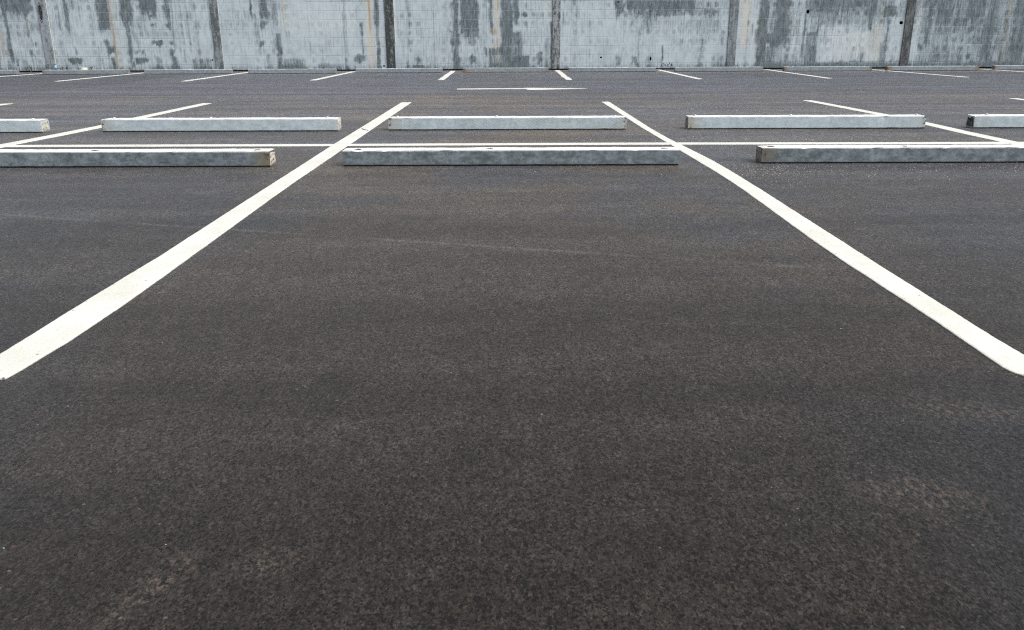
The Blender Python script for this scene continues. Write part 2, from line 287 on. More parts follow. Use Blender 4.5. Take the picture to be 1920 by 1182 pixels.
STAINS = [('D', -12.33, 0.391, 1.42, 9, 0.85), ('D', -12.66, 0.075, 0.09, 9, 0.85), ('D', -12.13, 0.048, 0.71, 1.48, 0.6), ('D', -12.01, 0.096, 0.57, 0.66, 0.95), ('D', -12.12, 0.082, 0.28, 0.49, 0.6), ('D', -12.53, 0.062, 0.12, 0.27, 0.75), ('D', -12.71, 0.138, -1, 0.39, 0.4), ('D', -12.33, 0.11, -1, 0.23, 0.4), ('D', -11.08, 0.095, 1.01, 9, 0.7), ('D', -10.92, 0.094, 1.51, 9, 0.6), ('D', -11.05, 0.186, 0.15, 0.27, 1.0), ('D', -10.98, 0.048, 0.31, 0.54, 0.6), ('D', -11.07, 0.082, 0.57, 0.67, 0.5), ('D', -10.15, 0.162, 0.98, 9, 0.9), ('D', -10.16, 0.082, 0.58, 0.69, 0.7), ('D', -10.07, 0.137, 0.33, 0.54, 0.85), ('D', -10.05, 0.069, -1, 0.3, 0.75), ('D', -10.37, 0.137, 0.12, 0.3, 0.35), ('D', -9.54, 0.162, 1.15, 9, 0.85), ('D', -9.58, 0.068, 0.08, 1.18, 0.85), ('D', -9.21, 0.149, 0.89, 1.28, 0.4), ('D', -8.99, 0.202, 1.4, 9, 0.95), ('D', -8.93, 0.095, 1.2, 1.33, 0.85), ('D', -8.89, 0.095, 1.01, 1.11, 0.85), ('D', -8.87, 0.15, 0.56, 0.69, 0.95), ('D', -9.31, 0.178, 0.13, 0.26, 0.9), ('D', -9.35, 0.137, 0.34, 0.46, 0.7), ('D', -9.38, 0.095, 0.51, 0.89, 0.35), ('D', -8.53, 0.101, 1.22, 9, 0.8), ('D', -8.5, 0.095, 0.99, 1.1, 0.85), ('D', -8.5, 0.068, 0.76, 0.92, 0.4), ('D', -8.49, 0.068, 0.54, 0.67, 0.9), ('D', -8.51, 0.103, 0.35, 0.48, 0.85), ('D', -8.48, 0.11, -1, 0.3, 0.8), ('D', -8.91, 0.11, -1, 0.32, 0.5), ('D', -7.79, 0.233, -1, 0.24, 0.45), ('D', -6.4, 0.04, 1.31, 9, 0.85), ('D', -7.99, 0.27, 0.89, 1.4, 0.2), ('D', -6.7, 0.27, 0.88, 1.42, 0.25), ('D', -6.08, 0.134, 1.29, 9, 0.85), ('D', -6.09, 0.122, 0.98, 1.16, 0.75), ('D', -6.22, 0.068, 0.52, 0.65, 0.8), ('D', -5.83, 0.121, 1.11, 9, 0.5), ('D', -5.77, 0.082, -1, 0.85, 0.75), ('D', -6.05, 0.082, -1, 0.36, 0.4), ('D', -5.44, 0.246, -1, 0.23, 0.5), ('D', -4.49, 0.274, -1, 0.12, 0.35), ('D', -3.72, 0.136, 0.12, 0.33, 0.8), ('D', -3.63, 0.041, 0.22, 1.06, 0.6), ('D', -3.24, 0.074, 1.15, 9, 0.9), ('D', -3.24, 0.054, 0.61, 1.06, 0.6), ('D', -3.24, 0.054, -1, 0.61, 0.85), ('D', -1.26, 0.094, -1, 9, 0.85), ('D', -1.33, 0.095, 0.47, 0.92, 0.6), ('D', -0.91, 0.214, 0.98, 9, 0.95), ('D', -0.85, 0.189, 0.68, 0.98, 0.6), ('D', -0.85, 0.095, 0.52, 0.73, 0.6), ('D', -0.85, 0.109, 0.08, 0.29, 0.75), ('D', -0.37, 0.054, 0.92, 9, 0.8), ('D', 0.03, 0.162, -1, 9, 0.85), ('D', -0.18, 0.177, -1, 0.47, 0.6), ('D', -0.49, 0.034, 0.29, 0.47, 0.9), ('D', -0.39, 0.034, -1, 0.47, 0.9), ('D', -2.23, 0.123, 0.09, 0.24, 0.6), ('D', -2.22, 0.137, -1, 0.06, 1.0), ('D', -2.5, 0.068, -1, 0.19, 0.5), ('D', -2.67, 0.108, 0.74, 0.93, 0.3), ('D', -2.2, 0.135, 0.73, 0.93, 0.3), ('D', -2.39, 0.403, 1.02, 1.25, 0.15), ('D', -2.01, 0.678, -1, 0.93, 0.1), ('D', 0.26, 0.094, 1.16, 9, 0.95), ('D', 0.46, 0.094, 1.19, 1.3, 0.85), ('D', 0.75, 0.12, 1.21, 1.31, 0.4), ('D', 0.27, 0.149, -1, 0.85, 0.7), ('D', 0.4, 0.19, -1, 0.28, 0.85), ('D', 0.86, 0.095, 0.07, 0.36, 0.75), ('D', 1.05, 0.068, -1, 0.72, 0.5), ('D', 1.16, 0.034, -1, 1.1, 0.9), ('D', 1.46, 0.04, 0.97, 1.35, 0.5), ('D', 2.85, 0.133, 1.32, 9, 0.8), ('D', 3.0, 0.093, 1.14, 1.35, 0.5), ('D', 3.89, 0.797, 1.37, 9, 0.85), ('D', 3.77, 0.533, 1.17, 1.37, 0.7), ('D', 3.58, 0.161, 0.84, 1.22, 0.55), ('D', 4.7, 0.666, 1.21, 1.41, 0.6), ('D', 4.99, 0.402, 0.7, 1.15, 0.35), ('D', 4.61, 0.404, 0.51, 0.71, 0.25), ('D', 3.98, 0.034, 0.04, 0.52, 0.7), ('D', 2.87, 0.108, 0.07, 0.27, 0.55), ('D', 3.28, 0.122, 0.04, 0.27, 0.65), ('D', 3.69, 0.095, -1, 0.32, 0.4), ('D', 4.96, 0.074, -1, 0.68, 0.55), ('D', 5.45, 0.203, -1, 0.32, 0.35), ('D', 5.48, 0.094, 0.42, 0.89, 0.45), ('D', 6.2, 0.04, 0.75, 1.05, 0.65), ('D', 6.47, 0.147, -1, 9, 0.9), ('D', 6.68, 0.08, 0.82, 9, 0.5), ('D', 6.93, 0.187, 0.52, 9, 0.85), ('D', 6.78, 0.228, 0.49, 0.8, 0.95), ('D', 6.71, 0.148, -1, 0.52, 0.6), ('D', 7.13, 0.094, -1, 1.33, 0.5), ('D', 7.51, 0.04, 0.15, 9, 0.7), ('D', 7.78, 0.173, 0.84, 1.4, 0.5), ('D', 7.84, 0.027, 0.05, 1.45, 0.8), ('D', 7.72, 0.161, -1, 0.82, 0.65), ('D', 8.4, 0.794, 1.37, 9, 0.8), ('D', 8.69, 0.531, 0.99, 1.45, 0.5), ('D', 8.17, 0.133, 0.94, 1.37, 0.4), ('D', 9.13, 0.086, 0.91, 1.39, 0.95), ('D', 9.61, 0.172, 1.14, 1.43, 0.95), ('D', 9.59, 0.054, -1, 1.19, 0.65), ('D', 9.51, 0.094, -1, 0.56, 0.5), ('D', 9.02, 0.067, 0.02, 0.33, 0.6), ('D', 8.57, 1.62, -1, 0.13, 0.45), ('D', 9.84, 0.053, 1.14, 9, 0.3), ('D', 10.6, 0.106, 0.55, 9, 0.85), ('D', 10.45, 0.094, 0.36, 0.53, 0.9), ('D', 10.49, 0.264, 1.31, 9, 0.5), ('D', 10.94, 0.225, 1.01, 9, 0.75), ('D', 11.31, 0.119, 0.8, 9, 0.7), ('D', 11.3, 0.227, 0.52, 0.8, 0.55), ('D', 11.33, 1.322, 1.06, 9, 0.4), ('D', 10.93, 0.121, 0.14, 0.32, 0.7), ('D', 11.15, 0.108, 0.16, 0.29, 0.65), ('D', 11.72, 0.225, 1.16, 9, 0.95), ('D', 11.67, 0.146, 0.78, 0.95, 0.85), ('D', 12.11, 0.16, 0.0, 1.18, 0.85), ('D', 12.17, 0.146, 0.8, 9, 0.75), ('D', 11.71, 0.094, 0.16, 0.28, 0.9), ('D', 11.48, 0.094, 0.34, 0.47, 0.7), ('D', 11.97, 1.067, 0.03, 1.31, 0.3), ('D', 12.87, 0.186, -1, 9, 0.8), ('R', -9.97, 0.041, -1, 9, 1.0), ('C', -9.86, 0.068, -1, 9, 0.45), ('R', -12.85, 0.048, 0.2, 0.97, 0.6), ('C', -5.58, 0.04, 0.94, 9, 0.9), ('R', -5.59, 0.02, 1.01, 9, 0.5), ('C', -3.43, 0.108, -1, 9, 1.0), ('R', -3.42, 0.04, 0.87, 9, 1.0), ('R', -3.4, 0.041, -1, 1.12, 0.2), ('C', -0.23, 0.088, -1, 9, 1.0), ('R', -0.2, 0.027, 1.41, 9, 1.0), ('R', -0.27, 0.088, 0.78, 0.92, 0.8), ('C', 1.02, 0.067, 1.1, 9, 0.4), ('C', 6.03, 0.147, 0.44, 9, 0.9), ('C', 6.35, 0.067, 0.18, 1.21, 0.6), ('C', 7.14, 0.04, -1, 9, 0.4), ('C', 9.39, 0.107, 0.04, 1.44, 0.7), ('C', 9.22, 0.121, 0.01, 0.81, 0.4), ('C', 12.55, 0.086, 0.08, 9, 0.9), ('R', 12.55, 0.02, 1.18, 9, 0.5), ('C', -12.09, 0.047, 0.91, 1.42, 0.5), ('L', -11.75, 0.027, -1, 1.16, 0.9), ('L', -11.51, 0.027, -1, 9, 1.0), ('L', -7.25, 0.02, -1, 9, 0.7), ('L', -2.77, 0.017, 0.61, 9, 1.0), ('L', 7.28, 0.08, 0.31, 1.2, 0.5), ('L', 10.37, 0.08, 0.93, 9, 0.8), ('L', 8.78, 0.403, 0.17, 0.81, 0.5), ('L', 8.24, 0.268, 0.15, 0.94, 0.4), ('L', -4.67, 0.807, 0.87, 1.57, 0.3), ('L', -8.67, 0.134, 1.53, 9, 0.2)]

# ------------------------------------------------------------------ ground
GUT = 22.24                                    # row distance at which the asphalt stops, short of the wall
def ground():
    ys = [-900, -300, -100, -40, -15, -5, 0, 3, 6.41, 8.6, 10.92, 14, 17.01, 19.6, GUT]; xs = [-900, -200, -60, -30, -15, -8, -4, 0, 4, 8, 15, 30, 60, 200, 900]
    V, F = [], []
    for Y in ys:
        for X in xs: V.append((X, Y + SKEW*X, float(np.interp(Y, GZ_Y, GZ_Z))))
    n = len(xs)
    for j in range(len(ys)-1):
        for i in range(n-1): a = j*n+i; F.append((a, a+1, a+1+n, a+n))
    # broken edge down into the ditch at the wall
    k = len(V)
    xx = [-900, -60] + [-30 + .09*i for i in range(667)] + [60, 900]; rn = random.Random(5)
    E0, E1 = [], []
    for X in xx:
        off = .035*mnoise.noise(Vector((X*1.3, 0, 2))) + .02*mnoise.noise(Vector((X*6, 1, 2))); 
        E0.append((X, GUT + SKEW*X, GZ_Z[-1]+.0005)); 
    m = len(E0)
    for X, (a, b, c) in zip(xx, E0):
        off = .05 + .05*mnoise.noise(Vector((X*1.3, 0, 2))) + .025*mnoise.noise(Vector((X*6, 1, 2)))
        E1.append((a, b + max(.005, off), c)); 
    E2 = [(a, b+.01, c-.16) for a, b, c in E1]; E3 = [(a, GUT+.9+SKEW*a, c) for a, b, c in E2]
    E4 = [(a, 900+SKEW*a, c) for a, b, c in E3]
    V += E0+E1+E2+E3+E4
    for r in range(4):
        for i in range(m-1): a = k+r*m+i; F.append((a, a+1, a+1+m, a+m))
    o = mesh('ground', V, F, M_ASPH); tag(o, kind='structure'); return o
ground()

# ------------------------------------------------------------------ painted lines
def strip(name, left, right, label, group, lift=.004, seed=1, wob=.0018, step=.02, rnd=1.0):
    """paint film with slightly ragged edges between two polylines given on the ground"""
    rn = random.Random(seed)
    def res(pl):
        pl = np.array(pl, float); d = np.r_[0, np.cumsum(np.hypot(*np.diff(pl, axis=0).T))]; return pl, d
    A, da = res(left); B, db = res(right); n = max(4, int(max(da[-1], db[-1])/step))
    V, F = [], []
    for k in range(n+1):
        f = k/n; a = np.array([np.interp(f*da[-1], da, A[:, i]) for i in (0, 1)]); b = np.array([np.interp(f*db[-1], db, B[:, i]) for i in (0, 1)])
        w = (b-a)/np.linalg.norm(b-a); s = seed*13.7
        ea = wob*(mnoise.noise(Vector((f*da[-1]*7, s, 0))) + .7*mnoise.noise(Vector((f*da[-1]*38, s, 3))))
        eb = wob*(mnoise.noise(Vector((f*db[-1]*7, s, 9))) + .7*mnoise.noise(Vector((f*db[-1]*38, s, 5))))
        if k < 3: ea += (3-k)**2*.0022*rnd; eb -= (3-k)**2*.0022*rnd
        if k > n-2: ea += .003; eb -= .003
        a = a + w*ea; b = b + w*eb
        if k in (0, n):
            dirv = np.array([-w[1], w[0]]); j = rn.uniform(-.008, .008); a = a + dirv*j; b = b + dirv*rn.uniform(-.008, .008)
        for p, dz in ((a, -.02), (a, lift-.0015), (a + w*.004, lift), (b - w*.004, lift), (b, lift-.0015), (b, -.02)): V.append((p[0], p[1], gz(*p)+dz))
    for k in range(n):
        for i in range(5): q = k*6+i; F.append((q, q+1, q+7, q+6))
    F.append(tuple(range(5, -1, -1))); F.append(tuple(range(n*6, n*6+6)))
    o = mesh(name, V, F, M_PAINT); tag(o, label, 'parking line', group, 'structure'); return o
def straight(x0, y0, x1, y1, w, label, group, seed, wig=.006):
    L, R = [], []
    n = 14
    for k in range(n+1):
        f = k/n; X = x0+(x1-x0)*f + wig*mnoise.noise(Vector((f*5, seed, 0)))*3; Y = y0+(y1-y0)*f
        L.append((X-w/2, Y)); R.append((X+w/2, Y))
    return strip('bay_line', L, R, label, group, seed=seed)
G1, G2 = 'long white lines between the front bays', 'white lines between the bays along the wall'
RL = [(1.193, 1.85), (1.198, 2.2), (1.196, 2.6), (1.192, 2.9), (1.197, 3.3), (1.212, 3.85), (1.227, 4.4), (1.229, 4.9), (1.22, 5.4), (1.21, 5.9), (1.197, 6.6), (1.182, 7.6), (1.18, 9.2), (1.174, 10.79)]
RR = [(1.298, 1.86), (1.288, 2.1), (1.292, 2.5), (1.296, 2.9), (1.303, 3.25), (1.31, 3.8), (1.32, 4.4), (1.324, 5.0), (1.318, 5.5), (1.29, 6.1), (1.262, 6.7), (1.25, 7.5), (1.258, 9.0), (1.27, 10.79)]
strip('bay_line', RL, RR, 'long white line from the bottom right corner, between the middle and right front stops', G1, seed=2)
LL = [(-1.325, 1.86), (-1.308, 2.05), (-1.303, 2.6), (-1.292, 3.05), (-1.295, 3.7), (-1.296, 4.5), (-1.296, 5.3), (-1.30, 6.4), (-1.30, 8.6), (-1.306, 10.86)]
LR = [(-1.20, 1.88), (-1.178, 2.15), (-1.170, 2.5), (-1.173, 2.9), (-1.177, 3.4), (-1.185, 4.2), (-1.187, 4.8), (-1.182, 5.4), (-1.177, 6.4), (-1.18, 8.6), (-1.18, 10.86)]
strip('bay_line', LL, LR, 'long white line from the bottom left corner, between the left and middle front stops', G1, seed=3, rnd=.15)
def poly(xc, w, label, seed): return strip('bay_line', [(a-w/2, b) for a, b in xc], [(a+w/2, b) for a, b in xc], label, G1, seed=seed)
poly([(-3.78, 1.95), (-3.79, 4.2), (-3.785, 6.575), (-3.745, 7.13), (-3.71, 7.93), (-3.73, 8.7), (-3.72, 10.88)], .12, 'white bay line passing behind the left end of the middle-left concrete stop', 4)
poly([(3.74, 1.9), (3.72, 4.2), (3.735, 6.374), (3.755, 7.1), (3.80, 7.86), (3.80, 8.74), (3.748, 10.85)], .12, 'white bay line passing behind the right end of the middle-right concrete stop', 5)
poly([(-6.3, 2.0), (-6.3, 6.5), (-6.24, 10.98)], .12, 'white bay line of which only the far tip shows at the left edge', 6)
poly([(6.25, 1.9), (6.3, 6.3), (6.42, 11.03)], .12, 'white bay line of which only the far tip shows at the right edge', 7)
dv = [(-9, 6.54), (-3.6, 6.456), (-2.59, 6.438), (-1.55, 6.415), (0.04, 6.412), (0.99, 6.400), (1.94, 6.372), (2.95, 6.338), (3.74, 6.325), (9, 6.22)]
strip('divider_line', [(a, b+.06) for a, b in dv], [(a, b-.06) for a, b in dv], 'white line running crosswise just behind the front row of concrete stops', None, lift=.0025, seed=8)
far = [(-11.35, 17.25, -11.25, 21.5), (-8.774, 17.23, -8.865, 21.7), (-6.217, 16.97, -6.329, 21.75), (-3.757, 17.1, -3.757, 21.8), (-1.266, 17.0, -1.307, 21.95), (1.204, 16.80, 1.278, 22.1), (3.715, 16.85, 3.817, 22.1), (6.227, 16.9, 6.456, 22.0), (8.991, 17.1, 8.94, 21.5), (11.55, 17.1, 11.587, 21.5)]
ordn = ['first', 'second', 'third', 'fourth', 'fifth', 'sixth', 'seventh', 'eighth', 'ninth', 'tenth']
for i, (a, b, c, d) in enumerate(far):
    straight(a, b, c, d, .12, f'short white bay line near the block wall, {ordn[i]} from the left', G2, 20+i)
# straight-ahead arrow lying across the aisle
def arrow():
    pts = [(-.775, 13.90), (-.1, 13.93), (.30, 13.93), (.28, 14.01), (.345, 14.03), (1.27, 13.79), (.38, 13.46), (.31, 13.49), (.33, 13.72), (-.1, 13.72), (-.77, 13.69)]
    n = len(pts); V = [(x, y, gz(x, y)+.004) for x, y in pts] + [(x, y, gz(x, y)-.02) for x, y in pts]
    F = [tuple(range(n-1, -1, -1))] + [(i, (i+1) % n, (i+1) % n+n, i+n) for i in range(n)]
    o = mesh('road_arrow', V, F, M_PAINT); tag(o, 'white painted arrow lying across the aisle and pointing right', 'painted arrow', None, 'structure')
arrow()

# ------------------------------------------------------------------ block wall
TH = math.atan(SKEW); WALLY = 22.6
wall = empty('block_wall', (0, WALLY, 0), TH)
tag(wall, 'long pale grey concrete block wall streaked with dark mould behind the car park', 'wall')
HOLES = [(7.557, 1.300, .036, .050, 'drain_hole'), (9.915, 1.025, .046, .040, 'drain_hole'), (2.424, .224, .026, .024, 'drain_hole'), (3.685, .190, .020, .055, 'drain_hole'), (-3.119, .038, .024, .024, 'drain_hole'), (-7.513, .20, .02, .02, 'drain_hole'), (2.825, 1.545, .022, .018, 'drain_hole')]
def wall_panel():
    x0, x1, z0, z1, st = -17.0, 17.0, -.045, 2.85, .03
    nx, nz = int(round((x1-x0)/st)), int(round((z1-z0)/st)); X = np.linspace(x0, x1, nx+1); Z = np.linspace(z0, z1, nz+1)
    gx, gzz = np.meshgrid(X, Z); vx, vz = gx.ravel().copy(), gzz.ravel().copy()
    keep = np.ones((nz, nx), bool); cxm, czm = (X[:-1]+X[1:])/2, (Z[:-1]+Z[1:])/2
    for hx, hz, rx, rz, _ in HOLES:
        i0 = int((hx-rx-x0)/st)-1; i1 = int((hx+rx-x0)/st)+2; j0 = max(0, int((hz-rz-z0)/st)-1); j1 = int((hz+rz-z0)/st)+2
        for j in range(j0, j1):
            for i in range(i0, i1):
                if ((cxm[i]-hx)/(rx+.010))**2 + ((czm[j]-hz)/(rz+.010))**2 < 1: keep[j, i] = False
        # pull the rim of the opening onto the oval
        for j in range(j0, j1+1):
            for i in range(i0, i1+1):
                cells = [(j+a, i+b) for a in (-1, 0) for b in (-1, 0) if 0 <= j+a < nz and 0 <= i+b < nx]
                st_ = [keep[c] for c in cells]
                if any(st_) and not all(st_):
                    k = j*(nx+1)+i; dx, dz = vx[k]-hx, vz[k]-hz; r = math.hypot(dx/rx, dz/rz) or 1; vx[k] = hx+dx/r; vz[k] = hz+dz/r
    # the front face, then side, top and back
    V = [(a, 0.0, b) for a, b in zip(vx.tolist(), vz.tolist())]; F = []
    for j in range(nz):
        for i in range(nx):
            if keep[j, i]: a = j*(nx+1)+i; F.append((a, a+1, a+nx+2, a+nx+1))
    k = len(V); T = .19; V += [(x0, 0, z0), (x1, 0, z0), (x1, 0, z1), (x0, 0, z1), (x0, T, z0), (x1, T, z0), (x1, T, z1), (x0, T, z1)]
    F += [(k, k+4, k+5, k+1), (k+3, k+2, k+6, k+7), (k+4, k+7, k+6, k+5), (k, k+3, k+7, k+4), (k+1, k+5, k+6, k+2)]
    o = mesh('panel', V, F, M_WALL, wall)
    o['label'] = 'pale painted block face with dark vertical mould streaks and a few cream ones'
    nv = len(V); A = {q: np.zeros(nv, np.float32) for q in 'DRCL'}; XX = np.array([v[0] for v in V]); ZZ = np.array([v[2] for v in V])
    rn = random.Random(11); extra = []
    for q in range(46):                                   # the wall beyond the picture's edges
        sx = rn.choice((-1, 1))*rn.uniform(13.1, 17); extra.append((rn.choice('DDDDC'), sx, rn.uniform(.04, .22), rn.choice((-1, .3, .8)), 9, rn.uniform(.4, .9)))
    for q in range(130):                                  # faint run-down streaks everywhere, denser at both ends
        sx = rn.uniform(-13, 13)
        if abs(sx) < 7 and -6 < sx < 6 and rn.random() < .6: continue
        extra.append(('D', sx, rn.uniform(.015, .07), rn.choice((-1, .2, .5, .9, 1.2)), 9, rn.uniform(.15, .45)))
    for sx, hw_, a_, s_ in ((12.3, 1.7, -1, .48), (11.4, .9, .8, .58), (12.6, .8, -1, .55), (8.6, 1.0, 1.05, .45), (8.4, 1.2, -1, .16), (6.9, .5, -1, .35), (-12.3, .7, .9, .3), (4.3, 1.3, 1.2, .32), (-12.0, .8, -1, .2), (-9.4, 1.0, -1, .12), (-.7, .8, .6, .2), (-12.4, .6, -1, .2), (-9.3, .9, .8, .22), (-.4, .9, -1, .2), (4.2, 1.1, .9, .2), (-5.9, .5, .6, .18), (0.6, .5, -1, .15)):
        extra.append(('D', sx, hw_, a_, 9, s_))
    for q in range(60): extra.append(('D', rn.uniform(-13, 13), rn.uniform(.1, .35), rn.uniform(1.7, 2.2), 9, rn.uniform(.5, .95)))
    nz1 = np.array([mnoise.noise(Vector((x_*3.5, 5, z_*3.5))) + .6*mnoise.noise(Vector((x_*11, 2, z_*11))) for x_, z_ in zip(XX, ZZ)])
    nz2 = np.array([mnoise.noise(Vector((x_*9, 8, z_*4))) + .7*mnoise.noise(Vector((x_*24, 1, z_*7))) for x_, z_ in zip(XX, ZZ)])
    for kd, cx, hw, a, b, s in STAINS + extra:
        if kd == 'D' and b > 8 and a > .4: a -= .12
        if kd == 'D' and hw < .3: hw *= 1.2
        amp = min(.05, hw*.45); wbl = nz1*amp; vz_ = nz2*(.11 if kd == 'D' else .04)
        h = np.clip((hw*1.18 - np.abs(XX-cx-wbl))/(hw*1.0 if hw < .14 else .14), 0, 1); h = h*h*(3-2*h)
        e0, e1 = (.24 if b-a > .3 else .07), .06; v = np.clip((ZZ+vz_-a)/e0+.5, 0, 1)*np.clip((b-ZZ+vz_*.4)/e1+.5, 0, 1)
        w = (h*v*s).astype(np.float32); A[kd] = np.maximum(A[kd], w)
    for q, nm in (('D', 'mould'), ('R', 'rust'), ('C', 'cream'), ('L', 'lime')):
        at = o.data.attributes.new(nm, 'FLOAT', 'POINT'); at.data.foreach_set('value', np.ascontiguousarray(A[q]))
wall_panel()
M_HOLE = plain('hole_inside', (.012, .012, .013), .95, .1)
for hx, hz, rx, rz, nm in HOLES:
    V, F = [], []; n = 20
    for j, (s_, yy) in enumerate(((1.0, -.0005), (1.02, .03), (.95, .12), (0.02, .125))):
        for i in range(n): a = 2*math.pi*i/n; V.append((hx+rx*s_*math.cos(a), yy, hz+rz*s_*math.sin(a)))
    for j in range(3):
        for i in range(n): F.append((j*n+i, j*n+(i+1) % n, (j+1)*n+(i+1) % n, (j+1)*n+i))
    mesh(nm, V, F, M_HOLE, wall)
def box(x0, x1, y0, y1, z0, z1):
    V = [(x0, y0, z0), (x1, y0, z0), (x1, y1, z0), (x0, y1, z0), (x0, y0, z1), (x1, y0, z1), (x1, y1, z1), (x0, y1, z1)]
    return V, [(0, 3, 2, 1), (4, 5, 6, 7), (0, 1, 5, 4), (1, 2, 6, 5), (2, 3, 7, 6), (3, 0, 4, 7)]
v, f = box(-17, 17, .05, .16, -.3, -.047); mesh('footing', v, f, plain('dark_footing', (.035, .038, .045), .9, .2, .5), wall)  # footing coloured near black, set back under the panel
v, f = box(-17.1, 17.1, -.03, .22, 2.852, 2.93); mesh('coping', v, f, plain('coping_concrete', (.24, .26, .27), .9, .2, .5), wall)
# pillars: (left x, right x, light, dark, amount of dirt, description)
PIL = [(-16.05, -15.84, (.30, .33, .35), (.12, .14, .15), .4, None),
       (-11.80, -11.57, (.25, .285, .31), (.10, .115, .125), .38, 'grey pillar near the left edge with a broken rusty cavity'),
       (-7.43, -7.24, (.21, .245, .26), (.085, .10, .105), .60, 'mid grey pillar, second from the left'),
       (-3.04, -2.82, (.17, .19, .19), (.045, .05, .05), .85, 'nearly black pillar with pale chips, third from the left'),
       (1.18, 1.38, (.27, .285, .30), (.055, .065, .07), .52, 'blotchy grey pillar just right of the middle'),
       (5.61, 5.83, (.22, .25, .27), (.10, .115, .125), .55, 'slate grey pillar, second from the right'),
       (10.0, 10.22, (.14, .15, .15), (.055, .06, .065), .75, 'dark brownish grey pillar nearest the right edge'),
       (14.4, 14.6, (.22, .24, .26), (.09, .1, .11), .5, None)]
def pillar(x0, x1, mat, label, seed, cav=False):
    V, F = [], []; n = 90; rn = random.Random(seed)
    prof = [(x0, .0), (x0+.001, -.018), (x0+.008, -.026), (x1-.008, -.026), (x1-.001, -.018), (x1, .0)]
    for k in range(n+1):
        z = -.045 + 2.895*k/n
        for j, (a, b) in enumerate(prof):
            da = (.004*mnoise.noise(Vector((z*6, seed, j)))+.002*mnoise.noise(Vector((z*30, seed, j)))) if 0 < j < 5 else 0
            V.append((a+da, b+da*.7, z))
    for k in range(n):
        for j in range(5): q = k*6+j; F.append((q, q+1, q+7, q+6))
    o = mesh('pillar', V, F, mat, wall)
    if label: o['label'] = label
    return o
for i, (a, b, c1, c2, am, lb) in enumerate(PIL):
    p = pillar(a, b, make_pillar('pillar_concrete_%d' % i, c1, c2, am, i*1.7), lb, i)
# a broken-out hollow with rusting bars in the leftmost pillar
def cavity():
    V, F = [], []; n = 30
    for j, (s_, yy) in enumerate(((1.0, -.031), (.85, -.022), (.78, -.0275), (0.01, -.0270))):
        for i in range(n):
            a = 2*math.pi*i/n; r = 1+.22*mnoise.noise(Vector((math.cos(a)*2, math.sin(a)*3, 4)))
            V.append((-11.715+.055*s_*r*math.cos(a), yy, 1.37+.235*s_*r*math.sin(a)))
    for j in range(3):
        for i in range(n): F.append((j*n+i, j*n+(i+1) % n, (j+1)*n+(i+1) % n, (j+1)*n+i))
    t = NT('broken_concrete'); O = t.obj(); a = t.noise(t.scale(O, (1, 1, .4)), 34, 4, .7)
    m = t.done(t.mix(t.ss(a, .45, .62), (.014, .013, .014), (.12, .095, .10)), .95, t.bump(a, .9, .02), .1)
    o = mesh('broken_hollow', V, F, m, wall, loc=(0, 0, 0))
cavity()
# lime-white fillets beside some pillars
M_FIL = plain('lime_fillet', (.50, .52, .51), .9, .2, .4)
for xa, w_, za, zb in ((-11.555, .018, -.04, 2.8), (-11.81, .012, -.04, 1.02), (-2.805, .014, .62, 2.8), (-7.225, .010, -.04, 2.8)):
    V, F = [], []; n = 60
    for k in range(n+1):
        z = za+(zb-za)*k/n; d = .004*mnoise.noise(Vector((z*5, xa, 0))); w2 = w_*(1+.5*mnoise.noise(Vector((z*9, xa, 4))))
        V += [(xa-w2/2+d, -.0005, z), (xa+d, -.012, z), (xa+w2/2+d, -.0005, z)]
    for k in range(n): q = k*3; F += [(q, q+1, q+4, q+3), (q+1, q+2, q+5, q+4)]
    mesh('mortar_fillet', V, F, M_FIL, wall)
# scrawled word low on the wall between two stops
def scrawl():
    cu = bpy.data.curves.new('wall_writing', 'CURVE'); cu.dimensions = '3D'; cu.bevel_depth = .0068; cu.bevel_resolution = 1
    Z = lambda px, py: (3.96 + (px-600)/32*.01350, -.004, -.010 + (585-py)/32*.01320)
    strokes = [[(560, 590), (600, 545), (625, 500), (622, 440), (640, 385), (665, 395)], [(610, 470), (655, 530), (625, 560)],
               [(700, 400), (745, 365), (790, 400), (760, 450)], [(760, 455), (745, 500), (800, 500), (835, 430)], [(835, 430), (900, 540), (845, 550), (870, 500)],
               [(920, 390), (970, 400), (985, 480), (960, 560), (1040, 570), (1060, 520)], [(985, 480), (1050, 470), (1080, 400)], [(1085, 320), (1110, 400), (1100, 430)],
               [(1220, 390), (1165, 460), (1215, 555), (1275, 480), (1220, 390)], [(1200, 440), (1230, 500)], [(812, 325), (825, 335)]]
    for s_ in strokes:
        sp_ = cu.splines.new('NURBS' if len(s_) > 2 else 'POLY'); sp_.points.add(len(s_)-1)
        for q, (px, py) in zip(sp_.points, s_): q.co = (*Z(px, py), 1)
        if len(s_) > 2: sp_.use_endpoint_u = True; sp_.order_u = 3
    me_o = bpy.data.objects.new('tmp', cu); SC.collection.objects.link(me_o)
    dg = bpy.context.evaluated_depsgraph_get(); me = bpy.data.meshes.new_from_object(me_o.evaluated_get(dg)); bpy.data.objects.remove(me_o)
    for v_ in me.vertices: v_.co.y = -.0005 + (v_.co.y+.004)*.12 - .0006
    me.materials.clear(); me.materials.append(plain('black_marker', (.035, .05, .055), .8, .2))
    o = bpy.data.objects.new('wall_writing', me); SC.collection.objects.link(o); o.parent = wall
    o['label'] = 'small dark hand-scrawled word low on the block face'
scrawl()

